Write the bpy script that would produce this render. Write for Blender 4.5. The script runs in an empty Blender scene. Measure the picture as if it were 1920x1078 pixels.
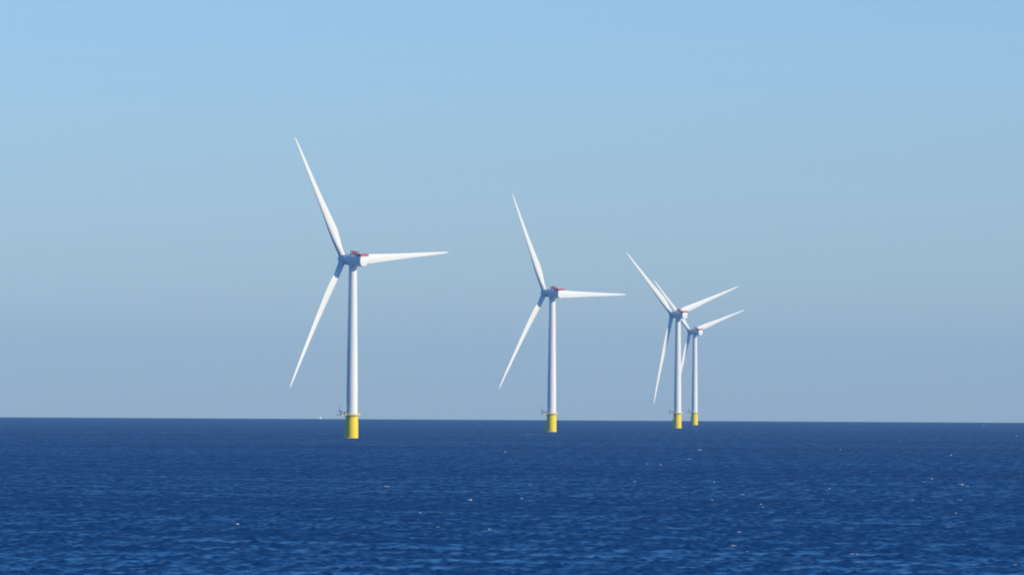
import bpy, bmesh, math, random
import numpy as np
from mathutils import Vector, Matrix

random.seed(7)
R = math.radians
scene = bpy.context.scene
COL = scene.collection

# ------------------------------------------------------------------ camera
EYE = 21.4                 # eye height over the water, m
EARTH = 7.3e6              # earth radius with normal refraction, m
FPX = 16240.0              # focal length in pixels of the 1920 px wide photograph
PITCH = 0.01285            # radians above level
ROLL = R(0.31)
cam_d = bpy.data.cameras.new("camera")
cam = bpy.data.objects.new("camera", cam_d)
COL.objects.link(cam)
cam_d.sensor_width = 36.0
cam_d.lens = 36.0 * FPX / 1920.0
cam_d.clip_start = 1.0
cam_d.clip_end = 120000.0
CAMROT = (Matrix.Rotation(R(90) + PITCH, 3, 'X') @ Matrix.Rotation(ROLL, 3, 'Z'))
cam.matrix_world = Matrix.Translation((0, 0, EYE)) @ CAMROT.to_4x4()
scene.camera = cam

# ------------------------------------------------------------------ sky, sun, exposure
SUN_EL = R(21.5)
SUN_AZ = R(60)             # to the right of straight back over the camera's shoulder
sun_vec = Vector((math.sin(SUN_AZ) * math.cos(SUN_EL), -math.cos(SUN_AZ) * math.cos(SUN_EL), math.sin(SUN_EL)))
world = bpy.data.worlds.new("World")
scene.world = world
world.use_nodes = True
wn = world.node_tree
wn.nodes.clear()
sky = wn.nodes.new('ShaderNodeTexSky')
sky.sky_type = 'NISHITA'
sky.sun_disc = False
sky.sun_elevation = SUN_EL
# Blender's Nishita sun at rotation 0 stands towards +Y, turning clockwise seen from above
sky.sun_rotation = math.atan2(sun_vec.x, sun_vec.y)
sky.altitude = 0
sky.air_density = 1.0
sky.dust_density = 0.2
sky.ozone_density = 4.0
hs = wn.nodes.new('ShaderNodeMix')                    # clear, cool air: the whole sky a little bluer
hs.data_type = 'RGBA'; hs.blend_type = 'MULTIPLY'; hs.clamp_result = False
hs.inputs['Factor'].default_value = 1.0
wtc = wn.nodes.new('ShaderNodeTexCoord')              # deeper blue higher up the sky
wsx = wn.nodes.new('ShaderNodeSeparateXYZ')
wrp = wn.nodes.new('ShaderNodeValToRGB')
wrp.color_ramp.interpolation = 'EASE'
wrp.color_ramp.elements[0].position = 0.05; wrp.color_ramp.elements[0].color = (0.745, 1.0, 1.54, 1)
wrp.color_ramp.elements[1].position = 0.17; wrp.color_ramp.elements[1].color = (0.34, 0.98, 1.66, 1)
wn.links.new(wtc.outputs['Generated'], wsx.inputs[0])
wn.links.new(wsx.outputs['Z'], wrp.inputs['Fac'])
wn.links.new(wrp.outputs['Color'], hs.inputs['B'])
bg = wn.nodes.new('ShaderNodeBackground')
bg.inputs['Strength'].default_value = 0.10
out = wn.nodes.new('ShaderNodeOutputWorld')
wn.links.new(sky.outputs[0], hs.inputs['A'])
wn.links.new(hs.outputs['Result'], bg.inputs[0])
wn.links.new(bg.outputs[0], out.inputs[0])

sd = bpy.data.lights.new("sun", 'SUN')
sd.energy = 4.15
sd.angle = R(0.53)
sd.color = (1.0, 0.90, 0.66)
so = bpy.data.objects.new("sun", sd)
COL.objects.link(so)
so.rotation_euler = sun_vec.to_track_quat('Z', 'Y').to_euler()

scene.view_settings.view_transform = 'Standard'
scene.view_settings.look = 'None'
scene.view_settings.exposure = 0.0
scene.view_settings.gamma = 1.0
scene.render.film_transparent = False
scene.render.engine = 'CYCLES'
scene.cycles.filter_width = 1.9
scene.cycles.max_bounces = 6
scene.cycles.volume_bounces = 1

# ------------------------------------------------------------------ helpers
def tag(o, label=None, cat=None, group=None, kind=None):
    if label: o['label'] = label
    if cat: o['category'] = cat
    if group: o['group'] = group
    if kind: o['kind'] = kind
    return o

def link_mesh(name, verts, faces, mat, parent=None, smooth=True):
    me = bpy.data.meshes.new(name)
    me.from_pydata([tuple(v) for v in verts], [], faces)
    me.materials.append(mat)
    me.update()
    if smooth:
        for p in me.polygons: p.use_smooth = True
    o = bpy.data.objects.new(name, me)
    COL.objects.link(o)
    if parent: o.parent = parent
    return o

class MB:
    """collects shapes for one mesh"""
    def __init__(s): s.v = []; s.f = []
    def add(s, v, f):
        n = len(s.v); s.v += [tuple(p) for p in v]; s.f += [tuple(i + n for i in q) for q in f]
    def rings(s, rings, cap=True):
        n = len(s.v); m = len(rings[0])
        for r in rings: s.v += [tuple(p) for p in r]
        for a in range(len(rings) - 1):
            for i in range(m):
                j = (i + 1) % m
                s.f.append((n + a*m + i, n + a*m + j, n + (a+1)*m + j, n + (a+1)*m + i))
        if cap:
            s.f.append(tuple(n + i for i in reversed(range(m))))
            k = n + (len(rings) - 1) * m
            s.f.append(tuple(k + i for i in range(m)))
    def lathe(s, prof, seg=48, axis='Z', origin=(0,0,0), cap=True):
        rr = []
        for (r, h) in prof:
            ring = []
            for i in range(seg):
                a = 2*math.pi*i/seg
                c, d = r*math.cos(a), r*math.sin(a)
                p = (c, d, h) if axis == 'Z' else (h, c, d)
                ring.append((p[0]+origin[0], p[1]+origin[1], p[2]+origin[2]))
            rr.append(ring)
        s.rings(rr, cap)
    def tube(s, a, b, r, seg=8, r2=None):
        a = Vector(a); b = Vector(b); d = (b-a).normalized()
        u = d.orthogonal().normalized(); w = d.cross(u)
        r2 = r if r2 is None else r2
        s.rings([[p + (u*math.cos(t)+w*math.sin(t))*q for t in [2*math.pi*i/seg for i in range(seg)]]
                 for p, q in ((a, r), (b, r2))])
    def box(s, lo, hi, M=None):
        x0,y0,z0 = lo; x1,y1,z1 = hi
        v = [(x0,y0,z0),(x1,y0,z0),(x1,y1,z0),(x0,y1,z0),(x0,y0,z1),(x1,y0,z1),(x1,y1,z1),(x0,y1,z1)]
        if M: v = [M @ Vector(p) for p in v]
        s.add(v, [(0,3,2,1),(4,5,6,7),(0,1,5,4),(1,2,6,5),(2,3,7,6),(3,0,4,7)])
    def build(s, name, mat, parent=None, smooth=False, sharp=40):
        o = link_mesh(name, s.v, s.f, mat, parent, smooth)
        if smooth:
            o.data.set_sharp_from_angle(angle=R(sharp))
        return o

# ------------------------------------------------------------------ materials
def principled(name, base, rough, noise=None, spec=0.5, coat=0.0):
    m = bpy.data.materials.new(name)
    m.use_nodes = True
    nt = m.node_tree
    b = nt.nodes['Principled BSDF']
    b.inputs['Base Color'].default_value = (*base, 1)
    b.inputs['Roughness'].default_value = rough
    b.inputs['Specular IOR Level'].default_value = spec
    b.inputs['Coat Weight'].default_value = coat
    if noise:
        scale, stretch, dark, lo, hi = noise
        tc = nt.nodes.new('ShaderNodeTexCoord')
        mp = nt.nodes.new('ShaderNodeMapping'); mp.inputs['Scale'].default_value = stretch
        nz = nt.nodes.new('ShaderNodeTexNoise'); nz.inputs['Scale'].default_value = scale
        nz.inputs['Detail'].default_value = 6; nz.inputs['Roughness'].default_value = 0.65
        rp = nt.nodes.new('ShaderNodeMapRange'); rp.inputs['From Min'].default_value = lo; rp.inputs['From Max'].default_value = hi
        mx = nt.nodes.new('ShaderNodeMix'); mx.data_type = 'RGBA'
        mx.inputs['A'].default_value = (*base, 1); mx.inputs['B'].default_value = (*dark, 1)
        nt.links.new(tc.outputs['Object'], mp.inputs[0]); nt.links.new(mp.outputs[0], nz.inputs['Vector'])
        nt.links.new(nz.outputs['Fac'], rp.inputs['Value']); nt.links.new(rp.outputs[0], mx.inputs['Factor'])
        nt.links.new(mx.outputs['Result'], b.inputs['Base Color'])
    return m

M_TOWER = principled("tower_paint", (0.82, 0.80, 0.75), 0.45, (0.35, (1.2, 1.2, 0.12), (0.70, 0.69, 0.65), 0.45, 0.85), spec=0.3)
M_BLADE = principled("blade_gelcoat", (0.82, 0.80, 0.75), 0.42, (0.5, (1, 1, 0.15), (0.72, 0.71, 0.67), 0.45, 0.85), spec=0.3)
M_NAC = principled("nacelle_paint", (0.82, 0.80, 0.76), 0.45, (0.4, (0.3, 1, 1), (0.71, 0.70, 0.67), 0.5, 0.85))
M_YEL = principled("yellow_paint", (0.96, 0.68, 0.004), 0.55, (0.5, (1.5, 1.5, 0.2), (0.72, 0.47, 0.02), 0.52, 0.9), spec=0.2)
M_RED = principled("red_paint", (0.66, 0.12, 0.15), 0.5, (1.2, (1, 1, 1), (0.42, 0.07, 0.09), 0.45, 0.8))
M_DARKRED = principled("cooler_paint", (0.52, 0.07, 0.10), 0.5, (1.5, (1, 1, 1), (0.30, 0.05, 0.07), 0.45, 0.8))
M_DECK = principled("grating_steel", (0.78, 0.68, 0.36), 0.6, (1.0, (1, 1, 1), (0.60, 0.50, 0.28), 0.45, 0.8))
M_GREY = principled("galvanised_steel", (0.24, 0.245, 0.25), 0.5, (1.5, (1, 1, 1), (0.17, 0.17, 0.175), 0.45, 0.8))
M_FOAM = principled("foam", (0.85, 0.87, 0.88), 0.9, (1.5, (1, 1, 1), (0.55, 0.62, 0.68), 0.45, 0.8), spec=0.2)
M_SAIL = principled("sailcloth", (0.82, 0.82, 0.80), 0.8, (0.6, (1, 1, 1), (0.74, 0.74, 0.72), 0.45, 0.8))
M_HULL = principled("hull_paint", (0.75, 0.76, 0.78), 0.3, (0.8, (1, 1, 1), (0.6, 0.62, 0.65), 0.5, 0.8))

def water_material():
    m = bpy.data.materials.new("sea_water")
    m.use_nodes = True
    nt = m.node_tree; L = nt.links.new
    b = nt.nodes['Principled BSDF']
    b.inputs['Base Color'].default_value = (0.0001, 0.028, 0.112, 1)
    b.inputs['Specular Tint'].default_value = (0.30, 1.0, 1.0, 1)
    b.inputs['IOR'].default_value = 1.333
    b.inputs['Roughness'].default_value = 0.34
    tc = nt.nodes.new('ShaderNodeTexCoord')
    geo = nt.nodes.new('ShaderNodeNewGeometry')
    acc = None
    for sc, st, amp, rot in ((0.42, (1.0, 0.55, 1), 0.12, 0.75), (1.7, (1.0, 0.7, 1), 0.12, 0.9)):
        mp = nt.nodes.new('ShaderNodeMapping'); mp.inputs['Rotation'].default_value = (0, 0, rot); mp.inputs['Scale'].default_value = st
        nz = nt.nodes.new('ShaderNodeTexNoise'); nz.inputs['Scale'].default_value = sc
        nz.inputs['Detail'].default_value = 3; nz.inputs['Roughness'].default_value = 0.55
        L(tc.outputs['Object'], mp.inputs[0]); L(mp.outputs[0], nz.inputs['Vector'])
        sb = nt.nodes.new('ShaderNodeVectorMath'); sb.operation = 'SUBTRACT'; sb.inputs[1].default_value = (0.5, 0.5, 0.5)
        ml = nt.nodes.new('ShaderNodeVectorMath'); ml.operation = 'MULTIPLY'; ml.inputs[1].default_value = (amp*2, amp*2, 0)
        L(nz.outputs['Color'], sb.inputs[0]); L(sb.outputs[0], ml.inputs[0])
        ad = nt.nodes.new('ShaderNodeVectorMath'); ad.operation = 'ADD'
        L(ml.outputs[0], ad.inputs[0])
        L(acc if acc else geo.outputs['Normal'], ad.inputs[1])
        acc = ad.outputs[0]
    nm = nt.nodes.new('ShaderNodeVectorMath'); nm.operation = 'NORMALIZE'
    L(acc, nm.inputs[0]); L(nm.outputs[0], b.inputs['Normal'])
    # gust patches: broad areas where the wind roughens the surface more or less
    mp = nt.nodes.new('ShaderNodeMapping'); mp.inputs['Scale'].default_value = (1.0, 0.35, 1)
    nz = nt.nodes.new('ShaderNodeTexNoise'); nz.inputs['Scale'].default_value = 0.012; nz.inputs['Detail'].default_value = 4
    mr = nt.nodes.new('ShaderNodeMapRange'); mr.inputs['From Min'].default_value = 0.35; mr.inputs['From Max'].default_value = 0.65
    mr.inputs['To Min'].default_value = 0.06; mr.inputs['To Max'].default_value = 0.24
    L(tc.outputs['Object'], mp.inputs[0]); L(mp.outputs[0], nz.inputs['Vector']); L(nz.outputs['Fac'], mr.inputs['Value'])
    # roughness = (gust alpha^2 + 2 * unresolved slope variance) ^ 1/4
    def mth(op, a, bb):
        n = nt.nodes.new('ShaderNodeMath'); n.operation = op
        for k, q in enumerate((a, bb)):
            if isinstance(q, float): n.inputs[k].default_value = q
            else: L(q, n.inputs[k])
        return n.outputs[0]
    at = nt.nodes.new('ShaderNodeAttribute'); at.attribute_name = "fine_slope"
    t = mth('ADD', mth('POWER', mr.outputs[0], 4.0), mth('MULTIPLY', at.outputs['Fac'], 2.0))
    L(mth('POWER', t, 0.25), b.inputs['Roughness'])
    return m
M_SEA = water_material()

# ------------------------------------------------------------------ the sea: one curved sheet with real waves
rng = np.random.default_rng(11)
NCOMP = 200
lam = 0.9 * (15.0/0.9) ** rng.random(NCOMP)
wind = math.atan2(-0.72, 0.70)
spread = rng.normal(0, 0.85, NCOMP)
ddir = wind + spread
slope_amp = np.interp(np.log(lam), np.log([0.9, 1.3, 1.9, 4.0, 7.5, 15.0]), [0.018, 0.024, 0.029, 0.022, 0.012, 0.005])
amp = slope_amp * lam / (2*math.pi)
kk = 2*math.pi / lam
phs = rng.random(NCOMP) * 2*math.pi

GR = [(2*math.pi/(4*(110/4)**rng.random()), rng.random()*2*math.pi, rng.random()*2*math.pi) for _ in range(24)]
GR += [(2*math.pi/(1.5*(12/1.5)**rng.random()), rng.normal(0, 0.35), rng.random()*2*math.pi) for _ in range(30)]
GR += [(2*math.pi/(140*(900/140)**rng.random()), rng.normal(math.pi/2, 0.9), rng.random()*2*math.pi) for _ in range(4)]
def gust(x, y):
    """slow variation of the sea state: rougher and calmer patches"""
    g = np.zeros_like(x)
    for k, d, p in GR: g += np.cos(k*(math.cos(d)*x + math.sin(d)*y) + p)
    return 1 + 0.66*np.tanh(g/5.2)

def wave(x, y, step=None, want_disp=True):
    """height and horizontal shift of the water; components too short for the mesh step fade out"""
    h = np.zeros_like(x); dx = np.zeros_like(x); dy = np.zeros_like(x)
    for i in range(NCOMP):
        c, s = math.cos(ddir[i]), math.sin(ddir[i])
        if step is None: sl = slice(None); f = 1.0
        else:
            f = np.clip((lam[i]/step - 2.4) / 2.0, 0, 1)
            rows = np.nonzero(f.reshape(f.shape[0], -1).max(axis=1) > 0)[0]
            if len(rows) == 0: continue
            sl = slice(rows[0], rows[-1]+1); f = f[sl]
        ph = kk[i]*(c*x[sl] + s*y[sl]) + phs[i]
        h[sl] += amp[i]*f*np.cos(ph)
        if want_disp:
            sn = amp[i]*f*0.9*np.sin(ph)
            dx[sl] -= c*sn; dy[sl] -= s*sn
    g = gust(x, y)
    return h*g, dx*g, dy*g

def build_sea():
    r = [2.0]
    while r[-1] < 850: r.append(r[-1] * 1.12 + 2)
    r[-1] = 850.0
    while r[-1] < 7000: r.append(r[-1] + 0.00044 * r[-1])
    g = 0.00046
    while r[-1] < 25500: g = min(g*1.002, 0.012); r.append(r[-1] * (1 + g))
    r = np.array(r)
    W = R(6.2)
    dense = np.arange(-W, W, 1/3300.0)
    side = np.linspace(W, 2*math.pi - W, 90)[0:-1]
    th = np.concatenate([dense, side])              # angle from +Y, clockwise
    nr, nt = len(r), len(th)
    rr, tt = np.meshgrid(r, th, indexing='ij')
    x = rr*np.sin(tt); y = rr*np.cos(tt)
    step = np.empty_like(r); step[1:] = np.diff(r); step[0] = step[1]
    step2 = np.maximum(step, r/3300.0)[:, None] * np.ones((1, 1))
    h, dx, dy = wave(x, y, step2)
    # calm to a flat sheet outside the finely meshed sector
    ed = np.clip((W - np.abs(tt)) / R(0.4), 0, 1)
    ed[:, len(dense):] = 0
    h *= ed; dx *= ed; dy *= ed
    z = h - rr**2/(2*EARTH)
    x += dx; y += dy
    co = np.stack([x, y, z], axis=-1).reshape(-1, 3).astype(np.float32)
    co = np.vstack([co, [[0, 0, 0]]]).astype(np.float32)
    idx = np.arange(nr*nt).reshape(nr, nt)
    a = idx[:-1]; b = idx[1:]
    a2 = np.roll(a, -1, axis=1); b2 = np.roll(b, -1, axis=1)
    quads = np.stack([a, b, b2, a2], axis=-1).reshape(-1, 4)[:, ::-1]
    centre = nr*nt
    tri = np.stack([np.full(nt, centre), np.roll(idx[0], -1), idx[0]], axis=-1)
    nq, ntri = len(quads), len(tri)
    me = bpy.data.meshes.new("sea")
    me.vertices.add(len(co)); me.vertices.foreach_set("co", co.ravel())
    loops = np.concatenate([quads.ravel(), tri.ravel()]).astype(np.int32)
    me.loops.add(len(loops)); me.loops.foreach_set("vertex_index", loops)
    starts = np.concatenate([np.arange(nq)*4, nq*4 + np.arange(ntri)*3]).astype(np.int32)
    me.polygons.add(nq + ntri); me.polygons.foreach_set("loop_start", starts)
    me.polygons.foreach_set("use_smooth", np.ones(nq+ntri, dtype=bool))
    # share of the wave slope the mesh cannot carry, as extra roughness
    f = np.clip((lam[None, :]/step2[:, :1] - 2.4)/2.0, 0, 1)
    lost = (slope_amp[None, :]**2 * (1 - f**2)/2).sum(axis=1)[:, None] * np.ones((1, nt))
    full = (slope_amp**2).sum()/2
    lost = (lost*ed + full*(1 - ed)) * gust(x, y)**2
    me.materials.append(M_SEA)
    me.update(calc_edges=True)
    at = me.attributes.new("fine_slope", 'FLOAT', 'POINT')
    at.data.foreach_set("value", np.concatenate([lost.ravel(), [full]]).astype(np.float32))
    # faces must look up
    if me.polygons[nq//2].normal.z < 0: me.flip_normals()
    o = bpy.data.objects.new("sea", me); COL.objects.link(o)
    tag(o, kind='structure')
    print("sea verts", len(co))
    return o
build_sea()

# ------------------------------------------------------------------ from the photograph to places on the water
def ray(px, py):
    v = Vector(((px - 960) / FPX, -(py - 539) / FPX, -1.0))
    return CAMROT @ v
def sea_point(px, py):
    d = ray(px, py); hl = math.hypot(d.x, d.y)
    e = -d.z / hl                                    # e = EYE/r + r/(2*EARTH)
    disc = e*e - 2*EYE/EARTH
    if disc < 0: return None
    r = EARTH * (e - math.sqrt(disc))
    return d.x/hl*r, d.y/hl*r, -r*r/(2*EARTH)

# ------------------------------------------------------------------ wind turbine
HUBH = 103.2; RR = 83.5; TILT = R(5.0); DECK = 13.6
YAW0 = R(44.2)
THETA = math.atan2(-math.cos(YAW0), math.sin(YAW0))
LEFT = math.pi - THETA                               # the photograph's left, in the turbine's own frame
HX = -8.0                                            # hub centre ahead of the tower axis
AX0 = HUBH + HX*math.sin(TILT) + 0.0                 # nacelle axis height over the tower
TILTM = Matrix.Translation((0, 0, AX0)) @ Matrix.Rotation(TILT, 4, 'Y')   # nacelle frame: x rearwards, origin over the tower

PLAT = LEFT + R(8)                                   # way the platform's long end points
def polar(r, a, z): return (r*math.cos(a), r*math.sin(a), z)

def blade_mesh():
    # fraction of span, chord, thickness ratio, twist in degrees, pitch axis share
    st = [(0.018,3.7,1.0,18,.5),(0.05,3.7,1.0,18,.5),(0.08,3.85,.92,18,.48),(0.12,4.35,.76,17,.44),(0.16,5.0,.60,15.5,.40),(0.20,5.45,.48,14,.37),
          (0.24,5.55,.41,12.5,.35),(0.29,5.25,.36,11,.34),(0.36,4.65,.31,9,.33),(0.45,3.95,.27,6.5,.32),(0.55,3.3,.24,4.5,.31),
          (0.65,2.75,.22,3,.30),(0.75,2.25,.21,1.5,.30),(0.85,1.75,.20,0.5,.30),(0.92,1.35,.19,0,.30),(0.96,1.0,.19,0,.30),(0.985,0.62,.19,0,.30),(1.0,0.12,.2,0,.30)]
    n = 28
    keys = np.array(st)
    fr = np.concatenate([np.linspace(0.018, 0.30, 26), np.linspace(0.32, 0.94, 24), np.linspace(0.95, 1.0, 9)])
    rings = []
    for f in fr:
        c, t, tw, ax = [np.interp(f, keys[:,0], keys[:,j]) for j in (1,2,3,4)]
        circ = float(np.clip((0.16 - f)/0.11, 0, 1)); circ = circ*circ*(3-2*circ)
        ring = []
        for i in range(n):
            a = 2*math.pi*i/n
            xc = 0.5*(1+math.cos(a))                                  # 1 = trailing edge, 0 = leading
            yt = 5*t*(0.2969*math.sqrt(xc) - 0.126*xc - 0.3516*xc**2 + 0.2843*xc**3 - 0.1036*xc**4)
            ya = yt*(1 if a < math.pi else -0.75)
            yc = 0.5*math.sin(a)*t
            y = (ya*(1-circ) + yc*circ) * c
            xx = (ax - xc) * c                                        # positive towards the leading edge
            ring.append((xx, y))
        tr = R(tw + 2)
        ct, s_ = math.cos(tr), math.sin(tr)
        bend = 1.4 * f*f
        span = f*RR
        # local blade frame: X downwind, Y towards the trailing side (clockwise seen from behind), Z along the span
        rings.append([(y*ct - xx*s_ + bend, -(xx*ct + y*s_), span) for (xx, y) in ring])
    mb = MB(); mb.rings(rings)
    return mb

def turbine_proto():
    root = bpy.data.objects.new("wind_turbine", None); COL.objects.link(root)
    root.empty_display_size = 5
    # --- foundation (monopile and transition piece)
    mb = MB()
    mb.lathe([(3.55,-8),(3.55,0.3),(3.55,9.0),(3.45,10.2),(3.45,12.9),(3.62,12.95),(3.62,13.25),(3.45,13.3),(3.45,13.5)], 64)
    found = mb.build("foundation", M_YEL, root, True)
    # boat landing: two fender tubes with a ladder between
    mb = MB()
    for s in (-1, 1):
        a = LEFT + s*0.22
        mb.tube(polar(4.25, a, -3), polar(4.25, a, 8.2), 0.28, 12)
        for z in (0.9, 4.2, 7.6): mb.tube(polar(3.4, a, z), polar(4.25, a, z), 0.16, 8)
    ua = LEFT - 0.055; ub = LEFT + 0.055
    mb.tube(polar(4.0, ua, -2), polar(4.0, ua, 13.4), 0.06, 6)
    mb.tube(polar(4.0, ub, -2), polar(4.0, ub, 13.4), 0.06, 6)
    z = -1.6
    while z < 13.2: mb.tube(polar(4.0, ua, z), polar(4.0, ub, z), 0.03, 5); z += 0.4
    for z in (2.5, 6, 9.5, 12.5):
        mb.tube(polar(3.4, LEFT, z), polar(3.95, LEFT, z), 0.07, 6)
    mb.build("boat_landing", M_YEL, found, True)
    for a in (LEFT-0.9, LEFT-1.1):                   # cable guide tubes
        mb = MB()
        mb.tube(polar(3.85, a, -4), polar(3.85, a, 12.8), 0.2, 10)
        mb.build("cable_tube", M_YEL, found, True)
    # --- access platform
    mb = MB()
    Dz0, Dz1 = DECK-0.4, DECK+0.25
    def outline():
        pts = []
        N = 40
        for i in range(N+1):                           # circle part, open towards PLAT
            a = PLAT + R(48) + (2*math.pi - R(96))*i/N
            pts.append((4.75*math.cos(a), 4.75*math.sin(a)))
        u = Vector((math.cos(PLAT), math.sin(PLAT))); w = Vector((-u.y, u.x))
        for (p, q) in ((6.5, -3.2), (6.5, 3.2)):
            pts.append(tuple(u*p + w*q))
        return pts
    OUT = outline()
    n = len(OUT)
    v = [(p[0], p[1], Dz0) for p in OUT] + [(p[0], p[1], Dz1) for p in OUT]
    f = [tuple(range(n-1, -1, -1)), tuple(range(n, 2*n))] + [(i, (i+1)%n, n+(i+1)%n, n+i) for i in range(n)]
    mb.add(v, f)
    for k in range(10):                                # brackets below
        a = PLAT + 2*math.pi*k/10
        mb.tube(polar(3.5, a, DECK-1.8), polar(4.6, a, DECK-0.15), 0.11, 6)
    plat = mb.build("platform", M_DECK, root, False)
    mb = MB()                                          # railing
    per = []
    for i in range(n):
        a = Vector(OUT[i]); b = Vector(OUT[(i+1)%n])
        m = max(1, int((b-a).length/1.1))
        for k in range(m): per.append(a + (b-a)*k/m)
    for i, p in enumerate(per):
        q = per[(i+1) % len(per)]
        p = p*0.985; q = q*0.985
        if i % 2 == 0: mb.tube((p.x,p.y,Dz1), (p.x,p.y,Dz1+1.1), 0.035, 5)
        for z in (0.55, 1.1): mb.tube((p.x,p.y,Dz1+z), (q.x,q.y,Dz1+z), 0.03, 5)
    mb.build("railing", M_YEL, plat, True)
    # lay-down bracket and davit crane on the platform's outer end
    u = Vector((math.cos(PLAT), math.sin(PLAT), 0)); w = Vector((-u.y, u.x, 0))
    def P(a, b, z): return u*a + w*b + Vector((0,0,z))
    mb = MB()
    F = Matrix(((u.x, w.x, 0, 0), (u.y, w.y, 0, 0), (0, 0, 1, 0), (0, 0, 0, 1)))
    mb.box((6.55, -1.5, DECK-0.35), (9.0, 1.5, DECK+0.12), F)
    mb.build("lay_down_bracket", M_GREY, plat, False)
    mb = MB()
    mb.tube(P(6.0, -2.2, DECK+0.2), P(6.0, -2.2, DECK+1.9), 0.26, 12)
    mb.box((5.7, -2.6, DECK+1.5), (7.4, -1.8, DECK+2.1), F)
    mb.tube(P(7.2, -2.2, DECK+2.1), P(6.7, -2.2, DECK+4.9), 0.15, 10, 0.1)
    mb.tube(P(6.7, -2.2, DECK+4.9), P(6.3, -2.2, DECK+4.6), 0.09, 8)
    mb.build("davit_crane", M_GREY, plat, True)
    mb = MB()                                          # equipment cabinet beside the tower
    mb.box((3.7, -2.6, DECK+0.25), (4.7, -1.2, DECK+1.5), F)
    mb.build("cabinet", M_GREY, plat, False)
    # --- tower
    mb = MB()
    top = AX0 - 2.7
    def rad(z): return 3.22 - (3.22-2.28)*max(0, (z-26)/(top-26))**1.15 if z > 26 else 3.22
    prof = []
    z = DECK + 0.1
    zs = np.linspace(DECK-0.3, top, 60)
    for z in zs: prof.append((rad(z), z))
    mb.lathe(prof, 72)
    tower = mb.build("tower", M_TOWER, root, True)
    for z in (38.0, 67.0):
        mb = MB()
        r = rad(z)
        mb.lathe([(r-0.02, z-0.12),(r+0.025, z-0.1),(r+0.025, z+0.1),(r-0.02, z+0.12)], 72, cap=False)
        mb.build("flange_ring", M_TOWER, tower, True)
    mb = MB()
    DA = LEFT + R(35)
    FD = Matrix(((math.cos(DA), -math.sin(DA), 0, 0), (math.sin(DA), math.cos(DA), 0, 0), (0,0,1,0), (0,0,0,1)))
    mb.box((3.1, -0.5, DECK+0.4), (3.28, 0.5, DECK+2.7), FD)
    mb.build("door", M_GREY, tower, False)
    # --- nacelle: flat roof, rounded belly
    def nsec(w, up, dn, m=44):
        pts = []
        for i in range(m):
            a = 2*math.pi*i/m
            c, s = math.cos(a), math.sin(a)
            e = 5.0 if s > 0 else 2.6
            rr_ = (abs(c)**e + abs(s)**e) ** (-1/e)
            pts.append((c*rr_*w, s*rr_*(up if s > 0 else dn)))
        return pts
    mb = MB()
    rings = []
    for x, k, up in ((-3.0,0.90,2.6),(-2.6,0.97,2.75),(-1.5,1.0,2.85),(2,1.0,2.9),(6,1.0,2.9),(8.4,1.0,2.9),(9.0,0.985,2.86),(9.3,0.93,2.7),(9.4,0.84,2.45)):
        rings.append([TILTM @ Vector((x, p[0], p[1])) for p in nsec(3.15*k, up, 3.1*k)])
    mb.rings(rings)
    nac = mb.build("nacelle", M_NAC, root, True, 35)
    mb = MB()                                          # direct-drive generator ring
    seg = 64; rings = []
    for x, r in ((-5.6,2.6),(-5.45,3.0),(-5.2,3.16),(-3.4,3.16),(-3.1,3.08),(-2.9,2.8)):
        rings.append([TILTM @ Vector((x, r*math.cos(2*math.pi*i/seg), r*math.sin(2*math.pi*i/seg))) for i in range(seg)])
    mb.rings(rings)
    mb.build("generator", M_NAC, nac, True, 35)
    mb = MB()                                          # yaw collar between nacelle and tower
    mb.lathe([(2.35, AX0-3.6), (2.5, AX0-3.4), (2.5, AX0-2.4)], 48)
    mb.build("yaw_collar", M_NAC, nac, True)
    # helicopter hoist platform, red fence panels with posts
    mb = MB()
    y0, y1, x0, x1, zb, zt = -3.1, 3.1, 4.6, 9.4, 2.93, 4.15
    mb.box((x0, y0, zb), (x1, y1, zb+0.12), TILTM)
    for (ax, ay, bx, by) in ((x0,y0,x1,y0),(x1,y0,x1,y1),(x1,y1,x0,y1)):
        lo = (min(ax,bx)-0.04, min(ay,by)-0.04, zb+0.2); hi = (max(ax,bx)+0.04, max(ay,by)+0.04, zt)
        mb.box(lo, hi, TILTM)
        m = 5
        for i in range(m+1):
            p = (ax+(bx-ax)*i/m, ay+(by-ay)*i/m)
            mb.box((p[0]-0.09, p[1]-0.09, zb+0.12), (p[0]+0.09, p[1]+0.09, zt+0.06), TILTM)
    mb.build("hoist_platform", M_RED, nac, False)
    # cooler frame ahead of it: open red frame with radiator panels
    mb = MB()
    cx0, cx1, cz0, cz1 = -0.4, 2.3, 2.85, 5.3
    for cx in (cx0, cx1):
        for cy in (-1.8, 0, 1.8):
            mb.box((cx-0.16, cy-0.16, cz0), (cx+0.16, cy+0.16, cz1), TILTM)
    for cy in (-1.8, 1.8):
        for z in (cz1-0.5, cz0+0.25):
            mb.box((cx0, cy-0.18, z), (cx1, cy+0.18, z+0.45), TILTM)
    for cx in (cx0, cx1):
        mb.box((cx-0.18, -1.8, cz1-0.48), (cx+0.18, 1.8, cz1-0.02), TILTM)
    cool = mb.build("cooler_frame", M_DARKRED, nac, False)
    mb = MB()
    mb.box((0.7, -1.7, cz0), (1.2, 1.7, cz1-0.55), TILTM)
    mb.build("radiator", M_GREY, cool, False)
    for y in (-1.6, 1.6):                              # wind sensors
        mb = MB()
        mb.tube(TILTM @ Vector((3.3, y, 2.8)), TILTM @ Vector((3.3, y, 4.7)), 0.04, 6)
        mb.tube(TILTM @ Vector((3.1, y, 4.7)), TILTM @ Vector((3.6, y, 4.7)), 0.03, 6)
        mb.build("wind_sensor", M_GREY, nac, True)
    # --- hub with spinner and blade sleeves
    mb = MB()
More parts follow.
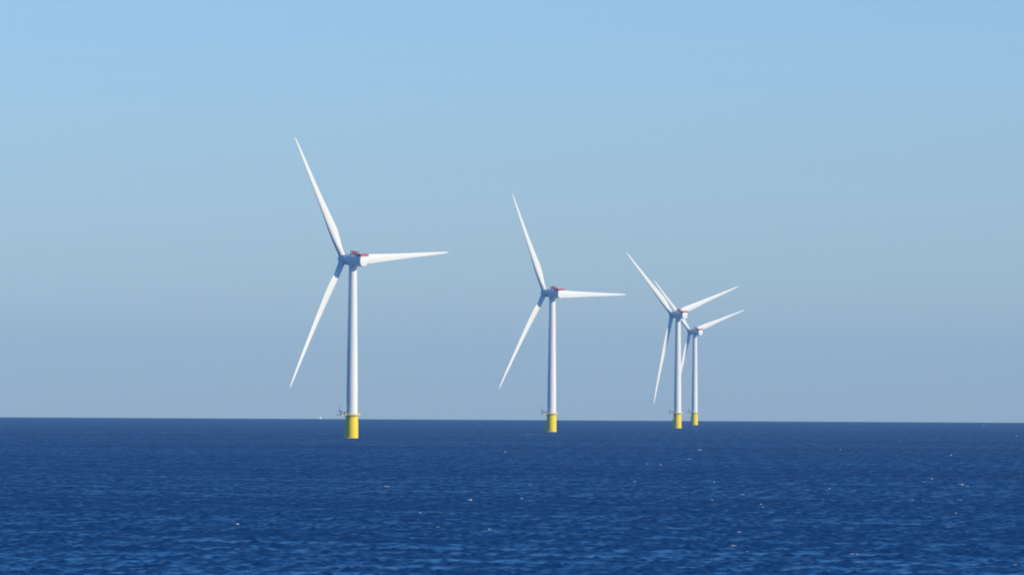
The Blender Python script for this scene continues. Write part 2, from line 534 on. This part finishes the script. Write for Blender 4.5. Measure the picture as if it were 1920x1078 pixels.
    prof = [(2.7,-5.62),(2.85,-6.2),(2.9,-7.2),(2.88,-8.2),(2.7,-9.3),(2.3,-10.2),(1.7,-10.9),(0.9,-11.35),(0.15,-11.5)]
    seg = 56; rings = []
    for r, x in prof:
        rings.append([TILTM @ Vector((x, r*math.cos(2*math.pi*i/seg), r*math.sin(2*math.pi*i/seg))) for i in range(seg)])
    mb.rings(rings)
    mb.build("hub", M_NAC, root, True, 50)
    bm = blade_mesh()
    b0 = bm.build("blade", M_BLADE, root, True, 60)
    b1 = b0.copy(); b2 = b0.copy()
    for b in (b1, b2): COL.objects.link(b); b.parent = root
    return root

def set_phase(root, deg):
    bl = [c for c in root.children if c.name.startswith("blade")]
    for k, b in enumerate(bl):
        phi = R(deg + 120*k)
        # span from up towards +Y (the photograph's right); chord's trailing side stays clockwise
        b.matrix_local = TILTM @ Matrix.Translation((HX, 0, 0)) @ Matrix.Rotation(-phi, 4, 'X')

def copy_tree(o, parent=None):
    c = o.copy(); COL.objects.link(c); c.parent = parent
    for ch in list(o.children): copy_tree(ch, c)
    return c

# tower axis x at the waterline (px), scale (px per m), yaw to the line of sight, phase of the right-hand blade
SPOTS = [
    (659.8, 3.255, 43.9, 86.3, "largest white wind turbine, leftmost of the four, on the broadest yellow foundation"),
    (1034.3, 2.53, 44.0, 90.2, "second largest white wind turbine, standing alone in the middle, one blade level to the right"),
    (1270.3, 2.07, 42.8, 71.5, "taller, nearer white wind turbine of the overlapping pair at right"),
    (1302.2, 1.70, 43.2, 72.6, "smallest and farthest white wind turbine, partly behind its taller neighbour, rightmost of four"),
]
proto = turbine_proto()
bpy.context.view_layer.update()
for i, (px, sc, yaw, ph, lab) in enumerate(SPOTS):
    t = proto if i == 0 else copy_tree(proto)
    D = FPX / sc
    x = (px - 960 + 0.0) / FPX * D
    # undo the roll at the waterline's height in the frame
    py = 539 + FPX*(PITCH + EYE/D + D/(2*EARTH))
    x = ray(px, py).x / ray(px, py).y * D
    t.location = (x, D, -(x*x + D*D)/(2*EARTH))
    y = R(yaw) - math.atan2(x, D)
    t.rotation_euler = (0, 0, math.atan2(-math.cos(y), math.sin(y)))
    tag(t, lab, "wind turbine", "wind turbines standing in the sea")
    set_phase(t, ph)

# ------------------------------------------------------------------ sailing boat on the horizon
def sailboat():
    root = bpy.data.objects.new("sailing_boat", None); COL.objects.link(root)
    mb = MB(); rings = []
    for x, w, d, s in ((-5.0,1.3,0.3,1.0),(-3.5,1.6,0.6,0.95),(0,1.75,0.9,0.9),(3,1.2,0.8,1.0),(5,0.4,0.5,1.15),(5.8,0.05,0.1,1.25)):
        rings.append([(x, w*math.cos(a), (-d*math.sin(a) if math.sin(a) > 0 else 0) + (s if math.sin(a) <= 0.01 else 0)) for a in [math.pi*i/12 for i in range(13)]])
    mb.rings(rings)
    h = mb.build("hull", M_HULL, root, True)
    mb = MB(); mb.box((-2.2,-0.8,0.85),(1.6,0.8,1.5)); mb.build("cabin", M_HULL, h, False)
    mb = MB(); mb.tube((0.8,0,0.9),(0.8,0,14.5),0.09,8); mb.tube((0.8,0,2.2),(-4.2,0.5,2.1),0.07,8)
    mb.build("mast", M_GREY, root, True)
    def sail(name, tack, clew, head, belly):
        n = 10; v = []; f = []
        T, C, H = Vector(tack), Vector(clew), Vector(head)
        for side in (0.03, -0.03):
            for i in range(n+1):
                a = i/n
                for j in range(n+1):
                    b = j/n
                    p = T.lerp(H, a).lerp(C.lerp(H, a), b)
                    p.y += belly*math.sin(math.pi*b)*math.sin(math.pi*(0.1+0.85*a)) + side
                    v.append(p)
        m = (n+1)**2
        for i in range(n):
            for j in range(n):
                q = (i*(n+1)+j, i*(n+1)+j+1, (i+1)*(n+1)+j+1, (i+1)*(n+1)+j)
                f.append(q); f.append(tuple(m+k for k in reversed(q)))
        mb = MB(); mb.add(v, f); mb.build(name, M_SAIL, root, True)
    sail("mainsail", (0.7,0,2.4), (-4.0,0.5,2.3), (0.7,0,14.0), 0.6)
    sail("jib", (5.4,0,1.4), (0.6,0.6,1.8), (0.9,0,12.6), 0.7)
    return root
sb = sailboat()
tag(sb, "tiny faint white sailing boat on the horizon, left of the largest turbine's yellow foundation", "sailing boat")
D = 23500.0
xr = ray(601, 784)
sb.location = (xr.x/xr.y*D, D, -D*D/(2*EARTH) - 0.5)
sb.rotation_euler = (0, 0, R(60))

# ------------------------------------------------------------------ foam on breaking crests
FOAM = [(54,869.5,7,.5),(127,872,4,.4),(325,859,6,.5),(355,893,5,.6),(446,983,8,1),(267,821,7,.3),(507,832,6,.4),(804,807.5,8,.6),(727,810,4,.5),
 (725,912,7,.7),(551,918.5,6,.4),(543,919,4,.4),(881,938,6.5,1.7),(786,961,6,.8),(820,988,6,.7),(918.5,992,5,.7),(506,878,4,.5),(926,920.5,5,.6),
 (947,848,3,.8),(993,909,4,.9),(979,935,4,.7),(989,814.5,4,.7),(1118.5,807,4,.6),(1189.5,903,4,.9),(1214,869.7,3.5,.8),(1239,871.5,4,.8),
 (1311.5,843.7,7,.9),(1291.5,861,7,.7),(1339,904,5,.8),(1392,928,8,.8),(1333.5,937.7,4,1),(1426.5,945.5,3,.9),(1432,951,3,.9),(1386,997.5,8,.8),
 (1375,1022.5,9,.9),(1401,1034.5,3,.7),(1010.5,880,5,.5),(1067,878.5,3,.5),(1058.5,836,3,.6),(1183,794,3,.5),(1804,909,11,1.2),(1814,912,6,.8),
 (1800,938,7,1),(1711,938,4,1.1),(1731,938,3,.8),(1748,898,4,.8),(1730,898.5,3,.5),(1731.5,903.5,3,.8),(1908.5,950,13,.6),(1901,965,4,.6),
 (1791,962,5,.7),(1597,1039,8,.9),(1606,1039,5,.8),(1903.5,1059.5,6,.9),(1650,965,5,.5),(1575.7,843,4,1),(1545.7,844.5,7,.5),(1525,803,4,.6),
 (1757.7,823,3,1),(1783,853.5,4,.8),(1687,828.6,3,.8),(1844,798,4,.7),(1906.6,817.7,4,.7),(1555,915.7,4,.7),(1493.7,920.6,4,.5),(1703,895,3,.5),(1694,890.5,3,.5),
 (1720,997,4,.5),(1100,995,3,.4),(640,905,3,.4),(1240,818,3,.5),(1460,809,3,.6),(1388,810,3,.7),(1387.5,826,3,.6),(1196,829,3,.5),(530,813,3,.4),(695,816,3,.4)]
def build_foam():
    rnd = random.Random(5)
    ico = bmesh.new(); bmesh.ops.create_icosphere(ico, subdivisions=2, radius=1)
    iv = [v.co.copy() for v in ico.verts]; ifc = [tuple(v.index for v in f.verts) for f in ico.faces]; ico.free()
    mb = MB()
    for (px, py, w, br) in FOAM:
        if br < 0.65: continue
        p = sea_point(px, py)
        if not p: continue
        x, y, z = p; r = math.hypot(x, y); s = FPX/r
        # settle on the highest crest close by
        dd = np.arange(-0.02*r, 0.02*r, max(0.4, 0.0004*r))
        xs = x + dd*x/r; ys = y + dd*y/r
        st = np.full_like(xs, max(0.00052*r, 0.0004*r)).reshape(-1, 1)
        h, dx, dy = wave(xs.reshape(-1,1), ys.reshape(-1,1), st)
        zz = h[:,0] - (xs**2+ys**2)/(2*EARTH)
        sc = (zz - EYE)/np.hypot(xs, ys)                # apparent height
        tgt = (z - EYE)/r
        i = int(np.argmin(np.abs(sc - tgt) - 0.25*h[:,0]/r))
        cx, cy, cz = xs[i]+dx[i,0], ys[i]+dy[i,0], zz[i]
        width = w/s; ht = min(1.0, (1.2 + 1.2*br - 0.8*min(1, max(0, (r-2500)/2500)))/s)
        n = max(4, int(4 + w))
        for k in range(n):
            u = (k+0.5)/n*2 - 1
            lx = u*width/2 + rnd.gauss(0, 0.08*width); ly = rnd.uniform(-0.35, 0.35)
            rx = width/n*rnd.uniform(0.6, 1.3); rz = ht*0.5*(1-0.5*abs(u))*rnd.uniform(0.5, 1.1); ry = rnd.uniform(0.3, 0.7)
            cz2 = cz + rnd.uniform(0.0, 0.5)*ht
            vs = []
            for v in iv:
                q = 1 + 0.25*math.sin(7*v.x+k) * math.cos(5*v.y+3*v.z)
                vs.append((cx+lx+v.x*rx*q, cy+ly+v.y*ry*q, cz2+v.z*rz*q))
            mb.add(vs, ifc)
    for t in [o for o in scene.objects if o.get('category') == "wind turbine"]:
        for k in range(22):                             # water churning against the foundation
            a = rnd.uniform(0, 2*math.pi); q = rnd.uniform(3.5, 4.3)
            X, Y = t.location.x + q*math.cos(a), t.location.y + q*math.sin(a)
            rx, rz = rnd.uniform(0.15, 0.4), rnd.uniform(0.05, 0.2)
            mb.add([(X+v.x*rx, Y+v.y*rx, t.location.z+0.1+v.z*rz) for v in iv], ifc)
    o = mb.build("sea_foam", M_FOAM, None, True, 80)
    tag(o, "small white foam flecks on the breaking crests across the blue sea", "foam", kind='stuff')
build_foam()

# ------------------------------------------------------------------ the air over the sea
HAZE = 2.4e-5
mb = MB()
mb.box((-26000, -26000, -2*26000*26000/(2*EARTH) - 20), (26000, 26000, 195))
hm = bpy.data.materials.new("haze_air"); hm.use_nodes = True
nt = hm.node_tree; nt.nodes.clear()
pv = nt.nodes.new('ShaderNodeVolumePrincipled')
pv.inputs['Color'].default_value = (0.46, 0.74, 1.0, 1)
pv.inputs['Density'].default_value = HAZE
pv.inputs['Anisotropy'].default_value = 0.0
mo = nt.nodes.new('ShaderNodeOutputMaterial')
nt.links.new(pv.outputs[0], mo.inputs['Volume'])
hz = mb.build("haze", hm)
tag(hz, "thin pale blue haze over the sea towards the horizon", "haze", kind='stuff')
